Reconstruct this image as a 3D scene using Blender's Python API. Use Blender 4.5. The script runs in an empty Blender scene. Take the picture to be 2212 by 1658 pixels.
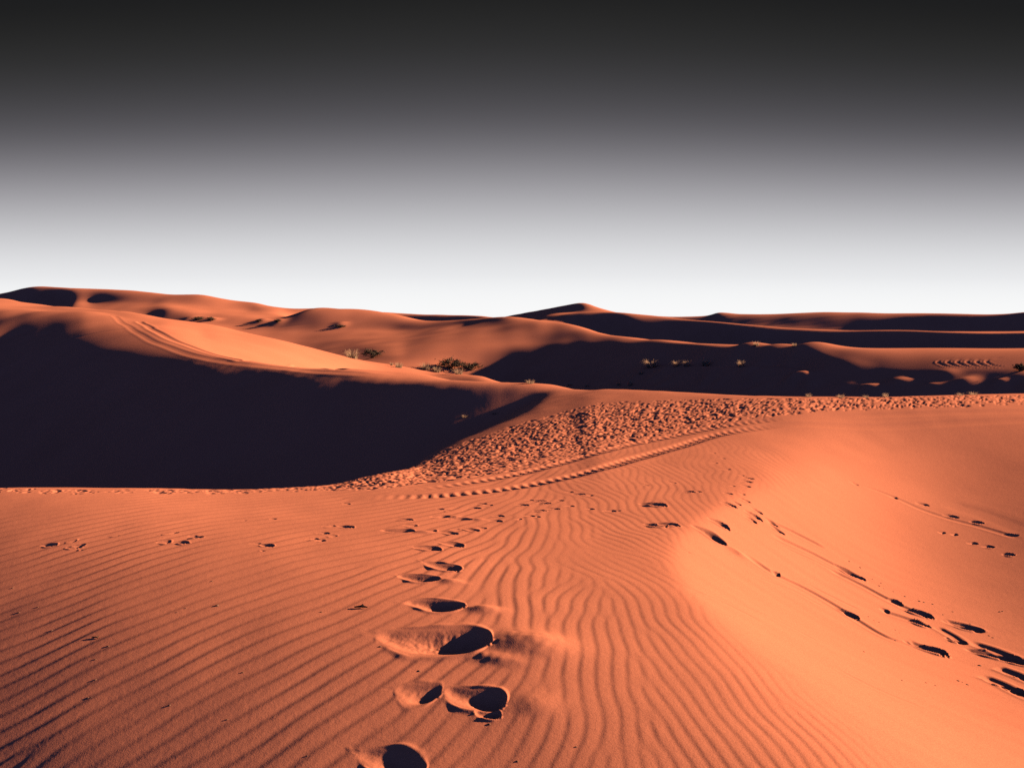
import bpy, math, random
import numpy as np

random.seed(7)
RNG = np.random.default_rng(11)
sc = bpy.context.scene
COL = sc.collection

# ------------------------------------------------------------------ camera
EYE = 1.6
FPX = 1736.0            # focal length in units of a 2212 px wide frame
CX, VH = 1106.0, 700.0  # principal column, horizon row
cam_d = bpy.data.cameras.new("camera")
cam = bpy.data.objects.new("camera", cam_d)
COL.objects.link(cam)
cam.location = (0, 0, EYE)
cam.rotation_euler = (math.radians(90), 0, 0)
cam_d.sensor_fit = 'HORIZONTAL'
cam_d.sensor_width = 36.0
cam_d.lens = 36.0 * FPX / 2212.0
cam_d.shift_y = (VH - 829.0) / 2212.0
cam_d.clip_start = 0.05
cam_d.clip_end = 20000
sc.camera = cam

# ------------------------------------------------------------------ sun and sky
SUN_EL, SUN_AZ = math.radians(17.5), math.radians(10.0)   # azimuth from +X towards +Y
EXPO = 1.45
sun_d = bpy.data.lights.new("sun", 'SUN')
sun_d.energy = 5.0
sun_d.angle = math.radians(0.9)
sun_d.color = (1.0, 0.68, 0.42)
sun = bpy.data.objects.new("sun", sun_d)
COL.objects.link(sun)
sun.rotation_euler = (math.radians(90) - SUN_EL, 0, math.radians(90) + SUN_AZ)
sun.location = (40, 36, 30)

world = bpy.data.worlds.new("World")
sc.world = world
world.use_nodes = True
nt = world.node_tree
nt.nodes.clear()


def N(tree, kind, **kw):
    n = tree.nodes.new(kind)
    for k, v in kw.items():
        setattr(n, k, v)
    return n


def math_node(tree, op, a, b=None, clamp=False):
    n = N(tree, 'ShaderNodeMath', operation=op, use_clamp=clamp)
    for i, s in enumerate((a, b)):
        if s is None:
            continue
        if isinstance(s, (int, float)):
            n.inputs[i].default_value = s
        else:
            tree.links.new(s, n.inputs[i])
    return n.outputs[0]


def srgb(*c):
    out = []
    for x in c:
        x /= 255.0
        out.append(x / 12.92 if x <= 0.04045 else ((x + 0.055) / 1.055) ** 2.4)
    return tuple(out) + (1.0,)


tc = N(nt, 'ShaderNodeTexCoord')
sep = N(nt, 'ShaderNodeSeparateXYZ')
nt.links.new(tc.outputs['Generated'], sep.inputs[0])
az = math_node(nt, 'ARCTAN2', sep.outputs['X'], sep.outputs['Y'])
az2 = math_node(nt, 'MULTIPLY', az, az)
zs = math_node(nt, 'MAXIMUM', sep.outputs['Z'], 0.0)
# the glow over the horizon narrows away from its middle
elw = math_node(nt, 'MULTIPLY', zs, math_node(nt, 'ADD', math_node(nt, 'MULTIPLY', az2, 0.75), 1.0))
ramp = N(nt, 'ShaderNodeValToRGB')
nt.links.new(elw, ramp.inputs[0])
cr = ramp.color_ramp
cr.interpolation = 'B_SPLINE'
# el: pixel row -> sin(elevation)
stops = [(0.000, srgb(250, 250, 250)), (0.03, srgb(247, 248, 248)), (0.060, srgb(236, 237, 239)),
         (0.115, srgb(201, 201, 204)), (0.170, srgb(154, 152, 157)), (0.225, srgb(98, 96, 101)),
         (0.277, srgb(67, 66, 69)), (0.328, srgb(46, 46, 46)), (0.39, srgb(28, 28, 28)),
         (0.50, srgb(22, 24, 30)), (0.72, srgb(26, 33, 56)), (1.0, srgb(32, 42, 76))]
while len(cr.elements) < len(stops):
    cr.elements.new(0.5)
for e, (p, c) in zip(cr.elements, stops):
    e.position = p
    e.color = c
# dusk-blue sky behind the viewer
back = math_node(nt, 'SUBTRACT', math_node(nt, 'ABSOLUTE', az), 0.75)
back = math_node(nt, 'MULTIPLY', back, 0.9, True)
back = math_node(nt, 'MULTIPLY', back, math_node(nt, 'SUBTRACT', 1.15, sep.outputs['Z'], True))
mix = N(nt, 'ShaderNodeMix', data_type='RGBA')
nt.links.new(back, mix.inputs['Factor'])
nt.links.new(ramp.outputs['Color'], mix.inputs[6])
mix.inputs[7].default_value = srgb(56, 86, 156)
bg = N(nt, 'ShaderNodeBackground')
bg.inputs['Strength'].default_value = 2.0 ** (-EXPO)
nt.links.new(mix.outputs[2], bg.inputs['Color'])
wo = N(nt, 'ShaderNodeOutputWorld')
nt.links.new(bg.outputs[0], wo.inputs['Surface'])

sc.view_settings.view_transform = 'Standard'
sc.view_settings.look = 'None'
sc.view_settings.exposure = EXPO
sc.view_settings.gamma = 1.0
sc.view_settings.use_curve_mapping = False
sc.cycles.diffuse_bounces = 0
sc.cycles.max_bounces = 4
sc.cycles.use_denoising = False

# ------------------------------------------------------------------ numeric helpers


def pchip(xk, yk, x):
    xk = np.asarray(xk, float)
    yk = np.asarray(yk, float)
    h = np.diff(xk)
    d = np.diff(yk) / h
    m = np.zeros_like(yk)
    if len(xk) > 2:
        w1 = 2 * h[1:] + h[:-1]
        w2 = h[1:] + 2 * h[:-1]
        ok = d[:-1] * d[1:] > 0
        with np.errstate(divide='ignore', invalid='ignore'):
            mm = (w1 + w2) / (w1 / d[:-1] + w2 / d[1:])
        m[1:-1] = np.where(ok, mm, 0)
    m[0], m[-1] = d[0], d[-1]
    x = np.clip(x, xk[0], xk[-1])
    i = np.clip(np.searchsorted(xk, x) - 1, 0, len(h) - 1)
    t = (x - xk[i]) / h[i]
    return ((2 * t**3 - 3 * t**2 + 1) * yk[i] + (t**3 - 2 * t**2 + t) * h[i] * m[i]
            + (-2 * t**3 + 3 * t**2) * yk[i + 1] + (t**3 - t**2) * h[i] * m[i + 1])


def smooth(a, b, x):
    t = np.clip((x - a) / (b - a), 0, 1)
    return t * t * (3 - 2 * t)


def softplus(x, w):
    return 0.5 * (x + np.sqrt(x * x + w * w))


def make_tile(seed, n=512, lo=6, hi=40, power=1.0):
    r = np.random.default_rng(seed)
    f = np.fft.fft2(r.standard_normal((n, n)))
    k = np.hypot(*np.meshgrid(np.fft.fftfreq(n) * n, np.fft.fftfreq(n) * n))
    f *= np.where((k >= lo) & (k <= hi), 1.0 / np.maximum(k, 1)**power, 0)
    t = np.real(np.fft.ifft2(f))
    return t / t.std()


def sample(t, x, y):
    """bilinear wrap-around lookup, x and y in tile units (0..1)"""
    n = t.shape[0]
    x = x * n
    y = y * n
    xi = np.floor(x).astype(np.int64)
    yi = np.floor(y).astype(np.int64)
    fx, fy = x - xi, y - yi
    xi %= n
    yi %= n
    x1, y1 = (xi + 1) % n, (yi + 1) % n
    return (t[yi, xi] * (1 - fx) * (1 - fy) + t[yi, x1] * fx * (1 - fy)
            + t[y1, xi] * (1 - fx) * fy + t[y1, x1] * fx * fy)


TILE = make_tile(3, lo=4, hi=60, power=1.6)
TILE_S = make_tile(9, lo=1, hi=7, power=1.2)
TILE_F = make_tile(4, lo=8, hi=200, power=1.1)

# ------------------------------------------------------------------ terrain sheet (column u, distance y)
du = 2.1
u_mid = np.arange(-70, 2283, du)
u_l = -70 - np.cumsum(du * 1.09 ** np.arange(1, 62))
u_r = 2283 + np.cumsum(du * 1.09 ** np.arange(1, 62))
U = np.concatenate([u_l[::-1], u_mid, u_r])
ys = [0.6]
while ys[-1] < 6000:
    y = ys[-1]
    if y < 2.4:
        s = 0.06
    elif y < 13.5:
        s = 0.0014 * y + 0.006 * max(0, y - 8)
    elif y < 24:
        s = 0.055
    elif y < 66:
        s = 0.16
    elif y < 130:
        s = 0.35
    elif y < 230:
        s = 0.7
    else:
        s = y * 0.06
    ys.append(y + s)
Y = np.array(ys)
NU, NY = len(U), len(Y)
KX = (U - CX) / FPX
X2 = KX[None, :] * Y[:, None]
Y2 = np.repeat(Y[:, None], NU, 1)

# Feature lines of the dune field, nearest first: (column, row) of each line ...
FEAT = {
    'fore': [(-1500, 1104.3), (-400, 1103.9), (-60, 1100.9), (0, 1100.0), (50, 1100.8), (100, 1101.8), (150, 1102.5), (200, 1103.2), (260, 1104.1), (320, 1105.1), (360, 1105.7), (400, 1106.3), (460, 1107.1), (530, 1107.7), (600, 1107.3), (680, 1105.9), (760, 1091.3), (850, 1063.8), (920, 1046.7), (1000, 1026.3), (1050, 1010.4), (1100, 995.9), (1150, 984.2), (1200, 972.3), (1250, 966.9), (1300, 962.5), (1350, 961.3), (1400, 960.3), (1475, 961.8), (1550, 964.3), (1700, 959.2), (1850, 948.9), (2000, 938.6), (2200, 930.2), (2300, 931.3), (2600, 959.6), (3200, 962.9)],
    'brink': [(-1500, 1019.8), (0, 1054), (300, 1056), (500, 1058), (700, 1051), (850, 1010), (1000, 963), (1100, 918), (1200, 880), (1300, 838.5), (1400, 842), (1550, 850), (1700, 857), (1900, 857), (2050, 854), (2212, 850), (3200, 842)],
    'trough': [(-1500, 1255.5), (0, 1258), (300, 1255.5), (500, 1207.6), (700, 1137.8), (850, 1047.2), (1000, 964.2), (1100, 914.5), (1200, 863.5), (1300, 842.4), (1400, 853.2), (1550, 877.1), (1700, 906.4), (1900, 930.7), (2212, 943), (3200, 925.7)],
    'face_base': [(-1500, 1061.7), (0, 1089.2), (264, 1091.1), (461, 1098.7), (650, 1103.8), (800, 1073), (900, 1028.4), (1000, 936.7), (1100, 890.3), (1200, 848.1), (1300, 865.1), (1400, 881.1), (1550, 917), (1700, 949.6), (1900, 973.6), (2212, 987.7), (3200, 933.8)],
    'ridge': [(-1500, 705), (0, 738), (99, 722), (171, 731), (264, 755), (362, 778), (461, 789), (600, 801), (729, 812), (850, 818), (905, 820), (1000, 822), (1100, 827), (1200, 831.5), (1300, 904.2), (1400, 957.9), (1550, 1000.3), (1700, 1012.5), (1900, 1022.4), (2212, 1007.7), (3200, 941.8)],
    'bench': [(-1500, 690), (0, 672), (99, 669), (171, 671), (264, 690), (313, 700), (395, 741), (461, 764), (527, 778), (600, 789), (729, 800), (850, 809), (1000, 815), (1100, 824), (1200, 838.5), (1300, 944), (1400, 1010.7), (1550, 1030.7), (1700, 1009.5), (2212, 998.6), (3200, 926.2)],
    'wedge_foot': [(-1500, 685), (0, 668), (99, 666), (171, 669), (264, 687), (313, 698), (395, 742), (461, 766), (527, 780), (600, 790.5), (729, 801.5), (850, 811), (1000, 817), (1100, 832.5), (1200, 885.2), (1300, 925), (1400, 944.3), (1550, 951.4), (1700, 935.2), (2212, 938.7), (3200, 912.2)],
    'bright_crest': [(-1500, 640), (0, 644), (66, 655), (132, 662), (200, 667), (280, 676), (349, 689), (405, 695), (461, 702), (514, 713.5), (580, 728), (659, 748), (729, 766), (789, 781), (879, 794), (944, 807), (1000, 812), (1100, 831.3), (1200, 859.9), (1300, 878.4), (1400, 898.4), (1550, 908.3), (1700, 918.2), (2212, 923.2), (3200, 905.6)],
    'hollow': [(-1500, 660), (0, 668), (200, 684), (349, 706), (461, 722), (580, 748), (729, 782), (789, 792), (879, 803), (964, 812), (1043, 812), (1109, 820), (1175, 828), (1274, 834), (1376, 839), (1461, 843), (1544, 846), (1627, 848), (1710, 850), (1817, 854), (1900, 855), (2000, 856), (2212, 856), (3200, 850)],
    'lee_brink': [(-1500, 664), (0, 664), (200, 680), (349, 698), (461, 714), (580, 733), (680, 752), (760, 768), (850, 782), (879, 785), (964, 782), (1043, 774), (1109, 761), (1175, 750), (1225, 741.5), (1274, 736.5), (1376, 738), (1461, 742), (1544, 747), (1627, 749), (1710, 750.5), (1760, 756), (1817, 768), (1900, 787), (2000, 796), (2212, 799), (3200, 799)],
    'mid_crest': [(-1500, 655), (0, 660), (200, 676), (349, 694), (461, 706), (511, 713.5), (626, 716), (700, 714.5), (780, 713), (878, 712), (977, 702), (1076, 692.5), (1142, 691), (1208, 697), (1258, 708.5), (1307, 721.7), (1376, 731.6), (1461, 739), (1544, 744), (1627, 745.5), (1710, 746), (1817, 751), (2000, 752), (2212, 755), (3200, 755)],
    'back_drop': [(-1500, 650), (0, 655), (200, 670), (349, 688.5), (461, 694.5), (610, 700), (729, 706.5), (800, 709), (878, 709), (977, 703), (1076, 697), (1142, 700), (1208, 706), (1258, 716), (1307, 729), (1376, 738), (1461, 745), (1544, 750), (1710, 752), (1817, 757), (2000, 757), (2212, 759), (3200, 758)],
    'far_crest': [(-1500, 645), (0, 657), (120, 661), (231, 660), (340, 672), (461, 686), (610, 695), (729, 702), (820, 706), (878, 706), (977, 698), (1076, 691), (1142, 691), (1208, 692), (1300, 696), (1378, 703.5), (1594, 708), (1813, 712.6), (1925, 711), (2212, 714), (3200, 714)],
    'far_foot': [(-1500, 645), (-300, 655), (0, 655), (87, 656), (148, 657), (231, 656), (340, 665), (461, 679), (610, 688), (729, 694), (820, 700), (878, 703), (977, 697), (1076, 691), (1142, 689), (1208, 690), (1300, 690), (1378, 702), (1470, 705), (1594, 707), (1813, 711), (2212, 713), (3200, 713)],
    'skyline': [(-1500, 640), (-300, 668), (0, 634), (87, 618.5), (148, 620.5), (231, 623.5), (297, 628), (367, 635), (428, 636), (491, 646), (554, 653), (580, 660), (633, 665.7), (684, 665), (729, 667), (822, 674.6), (905, 678), (1030, 681), (1073, 685), (1136, 674.6), (1208, 662), (1259, 653.8), (1294, 664.7), (1350, 677), (1376, 679), (1470, 683), (1532, 681), (1550, 674), (1602, 678), (1751, 674), (1809, 673), (1876, 673.7), (1979, 675), (2116, 678), (2178, 677), (2212, 674.5), (2500, 664), (3200, 672)],
}
ORDER = ['fore', 'brink', 'trough', 'face_base', 'ridge', 'bench', 'wedge_foot', 'bright_crest', 'hollow', 'lee_brink', 'mid_crest', 'back_drop', 'far_crest', 'far_foot', 'skyline']
# ... and its distance in metres at these columns
STATIONS = [-1500, -400, -60, 0, 50, 100, 150, 200, 260, 320, 360, 400, 460, 530, 600, 680, 760, 850, 920, 1000, 1050, 1100, 1150, 1200, 1250, 1300, 1350, 1400, 1475, 1550, 1700, 1850, 2000, 2200, 2300, 2600, 3200]
DIST = {
    'fore': [7.0, 7.0, 7.0, 7.0, 7.0, 7.0, 7.0, 7.0, 7.0, 7.0, 7.0, 7.0, 7.0, 7.0, 7.0, 7.0, 7.24, 7.5, 7.73, 8.0, 8.15, 8.3, 8.5, 8.7, 9.0, 9.0, 9.0, 9.0, 9.0, 9.0, 9.0, 9.0, 9.0, 9.0, 9.0, 9.0, 9.0],
    'brink': [9.5, 8.4, 8.06, 8.0, 8.03, 8.07, 8.1, 8.13, 8.17, 8.21, 8.23, 8.25, 8.28, 8.32, 8.35, 8.39, 8.6, 8.79, 9.14, 9.57, 9.93, 10.38, 11.07, 12.49, 14.57, 16.2, 15.6, 15, 14.3, 13.6, 12.6, 12.4, 12.4, 12.8, 13, 13.5, 14],
    'trough': [15.0, 14.89, 13.51, 13.31, 13.29, 13.24, 12.82, 12.55, 12.12, 12.07, 11.84, 11.6, 11.34, 11.11, 11.04, 11.03, 11.07, 11.28, 12.07, 12.87, 13.42, 13.75, 14.93, 16.11, 16.91, 17.0, 16.4, 15.8, 15.100000000000001, 14.4, 13.4, 13.200000000000001, 13.200000000000001, 13.600000000000001, 13.8, 14.3, 14.8],
    'face_base': [24.0, 24.47, 23.92, 23.41, 22.13, 20.38, 18.84, 17.78, 16.31, 15.75, 15.38, 15.44, 15.36, 15.12, 14.88, 14.55, 14.33, 14.48, 14.93, 15.91, 16.27, 16.65, 17.17, 17.57, 18.06, 18.2, 17.6, 17, 16.3, 15.6, 14.6, 14.4, 14.4, 14.8, 15, 15.5, 16],
    'ridge': [70.0, 59.94, 56.0, 53.65, 51.51, 49.44, 45.51, 42.56, 38.36, 34.55, 32.02, 29.8, 27.6, 25.7, 24.0, 22.5, 21.45, 20.46, 19.46, 18.65, 18.27, 17.95, 17.66, 17.94, 19.33, 19.5, 18.9, 18.3, 17.6, 16.9, 15.899999999999999, 15.7, 15.7, 16.1, 16.3, 16.8, 17.3],
    'bench': [80.0, 75.67, 74.67, 74.85, 73.18, 69.28, 65.4, 62.05, 55.27, 47.87, 41.09, 36.69, 30.6, 27.0, 24.7, 23.0, 22.05, 21.61, 21.42, 20.09, 19.01, 19.41, 19.56, 20.09, 20.81, 21.2, 20.6, 20, 19.3, 18.6, 17.6, 17.4, 17.4, 17.8, 18, 18.5, 19],
    'wedge_foot': [84.0, 78.17, 76.31, 76.68, 76.54, 74.44, 69.88, 65.27, 56.49, 49.04, 42.27, 39.15, 37.08, 36.76, 39.31, 43.34, 48.3, 48.42, 48.25, 48.61, 47.21, 44.23, 43.18, 41.91, 40.17, 37.74, 36.56, 36.57, 36.99, 37.24, 36.83, 36.99, 37.77, 38.9, 38.62, 35.66, 36.0],
    'bright_crest': [90.0, 86.19, 89.49, 90.19, 88.01, 85.29, 81.44, 78.43, 71.65, 65.72, 60.64, 61.26, 60.29, 58.99, 57.75, 58.91, 60.17, 62.85, 61.93, 56.35, 51.93, 50.5, 50.19, 49.95, 49.27, 47.83, 46.06, 44.95, 44.43, 44.2, 43.55, 42.56, 41.36, 40.34, 39.71, 37.67, 38.0],
    'hollow': [98.0, 93.35, 97.84, 98.85, 99.38, 99.59, 100.7, 102.88, 107.0, 115.26, 121.19, 121, 121, 119, 114, 110.86, 95.7, 88.16, 86.08, 87.03, 86.41, 83.67, 79.14, 75.77, 72.96, 70.46, 68.07, 65.13, 61.64, 59.1, 54.99, 51.2, 48.48, 45.96, 44.3, 40.24, 38.88],
    'lee_brink': [106.0, 99.81, 106.11, 107.13, 106.95, 107.75, 108.82, 113.6, 118.27, 125, 129, 131, 133, 132.5, 128, 116, 101.58, 95.86, 95.65, 95.37, 95.9, 96.13, 94.72, 92.41, 90.15, 86.31, 81.31, 76.93, 71.66, 66.93, 61.34, 55.78, 51.84, 49.03, 47.96, 42.22, 40.0],
    'mid_crest': [116.0, 107.79, 117.45, 119.04, 119.88, 121.3, 123.07, 127.36, 132.02, 139, 140, 141, 142, 142, 141, 140, 139, 136, 131, 125.72, 119.97, 113.66, 110.88, 108.21, 100.66, 92.98, 86.43, 80.11, 73.34, 68.92, 63.15, 58.69, 57.63, 53.64, 52.02, 49.95, 48.0],
    'back_drop': [126.0, 116.31, 129.32, 131.36, 132.54, 135.59, 138.59, 142.61, 146.18, 150, 149.5, 149, 148, 147, 146.5, 147, 149, 147, 142, 132.47, 125.31, 119.67, 117.39, 119.64, 119.51, 118.93, 117.35, 114.78, 114.17, 112.72, 109.35, 106.31, 102.75, 98.21, 95.58, 86.58, 80.0],
    'far_crest': [140.0, 131.99, 147.68, 150.16, 153.06, 157.89, 163.0, 164.57, 164, 161, 158.5, 156.5, 155, 153.5, 152.5, 153.5, 160, 167, 169, 160, 147.48, 137.25, 129.49, 123.4, 122.21, 121.67, 120.65, 120.57, 118.44, 115.32, 112.41, 109.42, 105.5, 100.51, 97.97, 90.18, 84.0],
    'far_foot': [165.0, 157.48, 172.06, 173.23, 175.41, 177.04, 178, 177, 174, 171, 169, 167, 165, 164, 161, 163, 169, 176.5, 175, 171.5, 167.23, 161.34, 152.03, 143.56, 139.49, 137.97, 137.28, 136.7, 134.67, 132.55, 130.23, 129.05, 127.68, 124.21, 121.0, 109.46, 100.0],
    'skyline': [185.0, 169.89, 190.14, 187.31, 183.99, 182.46, 181.5, 181.8, 181.5, 180.3, 178, 176.5, 174.5, 173, 169, 168, 173, 181, 179, 175, 170, 164.84, 155.73, 148.43, 143.54, 141.15, 140.44, 139.93, 137.86, 135.49, 133.23, 131.93, 130.51, 127.13, 124.24, 113.94, 106.0],
}
DROW = {
    'fore': [0.0, 0.0, 0.0, 0.0, 0.0, 0.0, 0.0, 0.0, 0.0, 0.0, 0.0, 0.0, 0.0, 0.0, 0.0, 0.0, 0.0, 11.8, 17.3, 24.9, 34.1, 40.9, 43.6, 44.9, 36.1, 35.7, 35.9, 36.0, 33.0, 29.1, 34.0, 44.3, 54.6, 63.0, 61.9, 33.6, 30.3],
    'brink': [0.0, 0.0, 0.0, 0.0, 0.0, 0.0, 0.0, 0.0, 0.0, 0.0, 0.0, 0.0, 0.0, 0.0, 0.0, 0.0, 0.0, 15.1, 33.7, 40.8, 47.9, 54.0, 50.1, 30.6, 12.7, 0, 0, 0, 0, 0, 0, 0, 0, 0, 0, 0, 0],
    'trough': [0.0, 0.0, 22.6, 26.4, 28.5, 28.3, 26.0, 22.5, 18.6, 17.9, 19.2, 21.5, 25.4, 26.7, 25.0, 19.7, 10.0, -6.7, -21.5, -17.2, -12.6, -5.2, -4.2, -6.0, -9.0, 1.8, -1.7, -5.2, -13.1, -21.0, -43.2, -61.4, -73.3, -85.8, -85.7, -83.0, -77.3],
    'face_base': [0.0, 0.0, 0.9, 1.0, 2.1, 7.0, 15.2, 25.1, 36.1, 40.9, 40.2, 33.7, 27.4, 23.3, 15.6, 6.2, 3.1, 7.4, 12.6, 15.5, 11.9, 5.1, -2.0, -12.3, -11.3, 17.3, 12.4, 7.5, -4.9, -17.2, -40.4, -57.7, -69.9, -84.4, -81.8, -69.2, -42.3],
    'ridge': [0.0, 0.0, 3.5, 2.1, 7.0, 10.7, 10.3, 2.4, -3.9, -6.6, -5.2, -3.1, -2.2, -0.1, 0.4, 1.0, 0.8, 0.0, 0.0, 0.0, 0.0, 0.0, 0.0, 0.0, 0.0, 26.6, 4.1, -18.2, -32.2, -46.1, -46.1, -52.2, -51.5, -48.6, -44.3, -29.5, 3.6],
    'bench': [0.0, 0.0, -2.3, -4.9, -2.5, 1.0, 2.5, 1.8, -1.6, -0.4, -0.4, -1.3, 1.0, -0.2, 2.5, 4.6, -1.2, 0.0, 0.0, 9.0, 7.0, 5.0, 0.0, 0.0, 0.0, 33.8, 5.8, -21.9, -23.6, -25.0, 10.0, 15.1, 16.9, 14.0, 18.2, 34.1, 70.3],
    'wedge_foot': [0.0, 0.0, -7.4, -3.7, -0.7, 2.9, 3.9, 2.9, 0.3, -1.1, -4.1, -8.8, -7.3, 5.0, 16.4, 26.3, 34.1, 39.1, 36.8, 23.0, 9.2, -6.1, -12.5, -13.5, -11.8, -9.1, -6.5, -4.5, -2.5, -1.3, -0.2, 0.3, 0.5, 0.4, 0.3, 0.0, 0.0],
    'bright_crest': [0.0, 0.0, 0.0, 0.0, 0.0, 0.0, 0.0, 0.0, 0.0, 0.0, 0.0, 0.0, 0.0, 0.0, 0.0, 0.0, 0.0, 0.0, 0.0, 0.0, 0.0, 0.0, 0.0, 0.0, 0.0, 0.0, 0.0, 0.0, 0.0, 0.0, 0.0, 0.0, 0.0, 0.0, 0.0, 0.0, 0.0],
    'hollow': [0.0, 0.0, -0.3, -0.4, -0.3, -0.0, 0.4, 1.1, 2.2, 3.7, 4.8, 5.9, 7.4, 8.2, 6.4, -0.6, -8.1, -3.6, 4.5, 10.3, 12.0, 12.4, 10.3, 7.3, 4.8, 2.0, 0.2, -0.7, -1.3, -1.3, -0.9, -1.3, 2.2, 4.0, 3.3, 0.0, 0.0],
    'lee_brink': [0.0, 0.0, -0.5, -0.5, -0.6, -0.5, -0.3, 0.1, 1.0, 2.4, 4.0, 6.2, 10.0, 13.7, 15.3, 13.7, 2.4, -16.6, -25.9, -25.7, -25.0, -20.6, -12.6, -6.0, -2.6, 0.4, 3.2, 6.6, 8.7, 7.7, 6.4, 3.2, 0.7, -2.7, -2.0, 0.0, 0.0],
    'mid_crest': [0.0, 0.0, 0.0, 0.0, 0.0, 0.0, 0.0, 0.0, 0.0, 0.0, 0.0, 0.0, 0.0, 0.0, 0.0, 0.0, 0.0, 0.0, 0.0, 0.0, 0.0, 0.0, 0.0, 0.0, 0.0, 0.0, 0.0, 0.0, 0.0, 0.0, 0.0, 0.0, 0.0, 0.0, 0.0, 0.0, 0.0],
    'back_drop': [0.0, 0.0, 2.1, 2.7, 3.8, 5.6, 8.1, 11.2, 14.6, 15.4, 11.9, 5.3, 2.2, -0.0, -8.7, -31.3, -40.3, -31.2, -15.6, -11.1, -11.9, -14.3, -10.8, -5.0, 0.3, 3.9, 7.3, 11.1, 16.4, 21.1, 28.8, 33.1, 32.8, 26.2, 20.2, 0.0, 0.0],
    'far_crest': [0.0, 0.0, 4.9, 6.0, 7.4, 9.2, 10.8, 10.9, 7.7, -0.4, -8, -8, -8, -8, -8, -34.3, -31.7, -19.7, -8.7, 3.2, 8.7, 10.0, 5.0, -7.5, -18.0, -23.2, -25.6, -24.2, -17.9, -12.2, -4.1, 2.3, 3.6, 3.6, 3.0, 0.0, 0.0],
    'far_foot': [0.0, 0.0, 27.0, 32.5, 40.2, 52.9, -3.3, -2.3, -3.4, -7.6, -12.2, -13.4, -13.9, -12.1, -9.5, 18.1, 10.2, 3.9, 0.5, -1.7, -3.0, -4.0, -9.5, -13.8, -12.8, -10.0, -6.6, -3.5, 0.2, 2.4, 4.3, 4.8, 3.9, 2.3, 1.7, 0.0, 0.0],
    'skyline': [0.0, 0.0, 0.0, 0.0, 0.0, 0.0, 0.0, 0.0, 0.0, 0.0, 0.0, 0.0, 0.0, 0.0, 0.0, 0.0, 0.0, 0.0, 0.0, 0.0, 0.0, 0.0, 0.0, 0.0, 0.0, 0.0, 0.0, 0.0, 0.0, 0.0, 0.0, 0.0, 0.0, 0.0, 0.0, 0.0, 0.0],
}


def hermite(xk, yk, x):
    xk, yk = np.asarray(xk, float), np.asarray(yk, float)
    h = np.diff(xk)
    d = np.diff(yk) / h
    m = np.zeros_like(yk)
    m[1:-1] = (d[:-1] * h[1:] + d[1:] * h[:-1]) / (h[1:] + h[:-1])
    m[0], m[-1] = d[0], d[-1]
    x = np.clip(x, xk[0], xk[-1])
    i = np.clip(np.searchsorted(xk, x) - 1, 0, len(h) - 1)
    t = (x - xk[i]) / h[i]
    return ((2 * t**3 - 3 * t**2 + 1) * yk[i] + (t**3 - 2 * t**2 + t) * h[i] * m[i]
            + (-2 * t**3 + 3 * t**2) * yk[i + 1] + (t**3 - t**2) * h[i] * m[i + 1])


KY, KZ = [], []
for nm in ORDER:
    f = np.array(FEAT[nm], float)
    fy = np.exp(hermite(STATIONS, np.log(DIST[nm]), U))
    row = pchip(f[:, 0], f[:, 1], U) + hermite(STATIONS, DROW[nm], U)
    KY.append(fy)
    KZ.append(EYE - (row - VH) / FPX * fy)
KY = np.array(KY)
KZ = np.array(KZ)
# a low second step in the shaded lee face carries a row of grass
wst = smooth(1400, 1450, U) * smooth(1800, 1700, U)
ia = ORDER.index('hollow')
sy = [KY[ia] * (1 - f) + KY[ia + 1] * f for f in (.36, .62)]
sz = [KZ[ia] * (1 - f) + KZ[ia + 1] * f for f in (.36, .62)]
stv = np.interp(U, [1400, 1450, 1540, 1650, 1813], [786, 788, 790, 790, 793])
stY = KY[ia] + .52 * (KY[ia + 1] - KY[ia])
sz[0] = sz[0] * (1 - wst) + wst * (EYE - (stv - VH) * stY / FPX)
sy[0] = sy[0] * (1 - wst) + wst * stY
sy[1] = sy[1] * (1 - wst) + wst * (stY + 1.2)
sz[1] = sz[1] * (1 - wst) + wst * (EYE - (stv - VH) * stY / FPX - .32)
KY = np.concatenate([KY[:ia + 1], sy, KY[ia + 1:]])
KZ = np.concatenate([KZ[:ia + 1], sz, KZ[ia + 1:]])
ORDER[ia + 1:ia + 1] = ['step', 'step_dip']
for k in range(1, len(KY)):
    KY[k] = np.maximum(KY[k], KY[k - 1] + 0.15)
Zb = np.zeros((NY, NU))
for j in range(NU):
    yk = np.concatenate([[0.0, 3.0, 5.5], KY[:, j], [KY[-1, j] * 1.25, KY[-1, j] * 2.2, 9000]])
    zk = np.concatenate([[0.0, 0.0, 0.0], KZ[:, j], [KZ[-1, j] - 6, -2.5, -2.5]])
    Zb[:, j] = pchip(yk, zk, Y)


def blur(a, ru, ry):
    for ax, r in ((1, ru), (0, ry)):
        if r < 1:
            continue
        k = np.exp(-0.5 * (np.arange(-3 * r, 3 * r + 1) / r)**2)
        k /= k.sum()
        p = np.pad(a, [(3 * r, 3 * r) if i == ax else (0, 0) for i in (0, 1)], mode='edge')
        o = np.zeros_like(a)
        for i, w in enumerate(k):
            o += w * (p[i:i + a.shape[0]] if ax == 0 else p[:, i:i + a.shape[1]])
        a = o
    return a


Zb = blur(Zb, 4, 1)
n60 = (slice(int(np.searchsorted(Y, 13)), int(np.searchsorted(Y, 46))), slice(None))
Zb[n60] = blur(Zb[n60], 11, 3)
n10 = int(np.searchsorted(Y, 10))
wq = smooth(8.6, 7.4, Y[:n10])[:, None]
Zb[:n10] = Zb[:n10] * (1 - wq) + wq * blur(Zb[:n10], 45, 2)
nfg = int(np.searchsorted(Y, 30))

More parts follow.
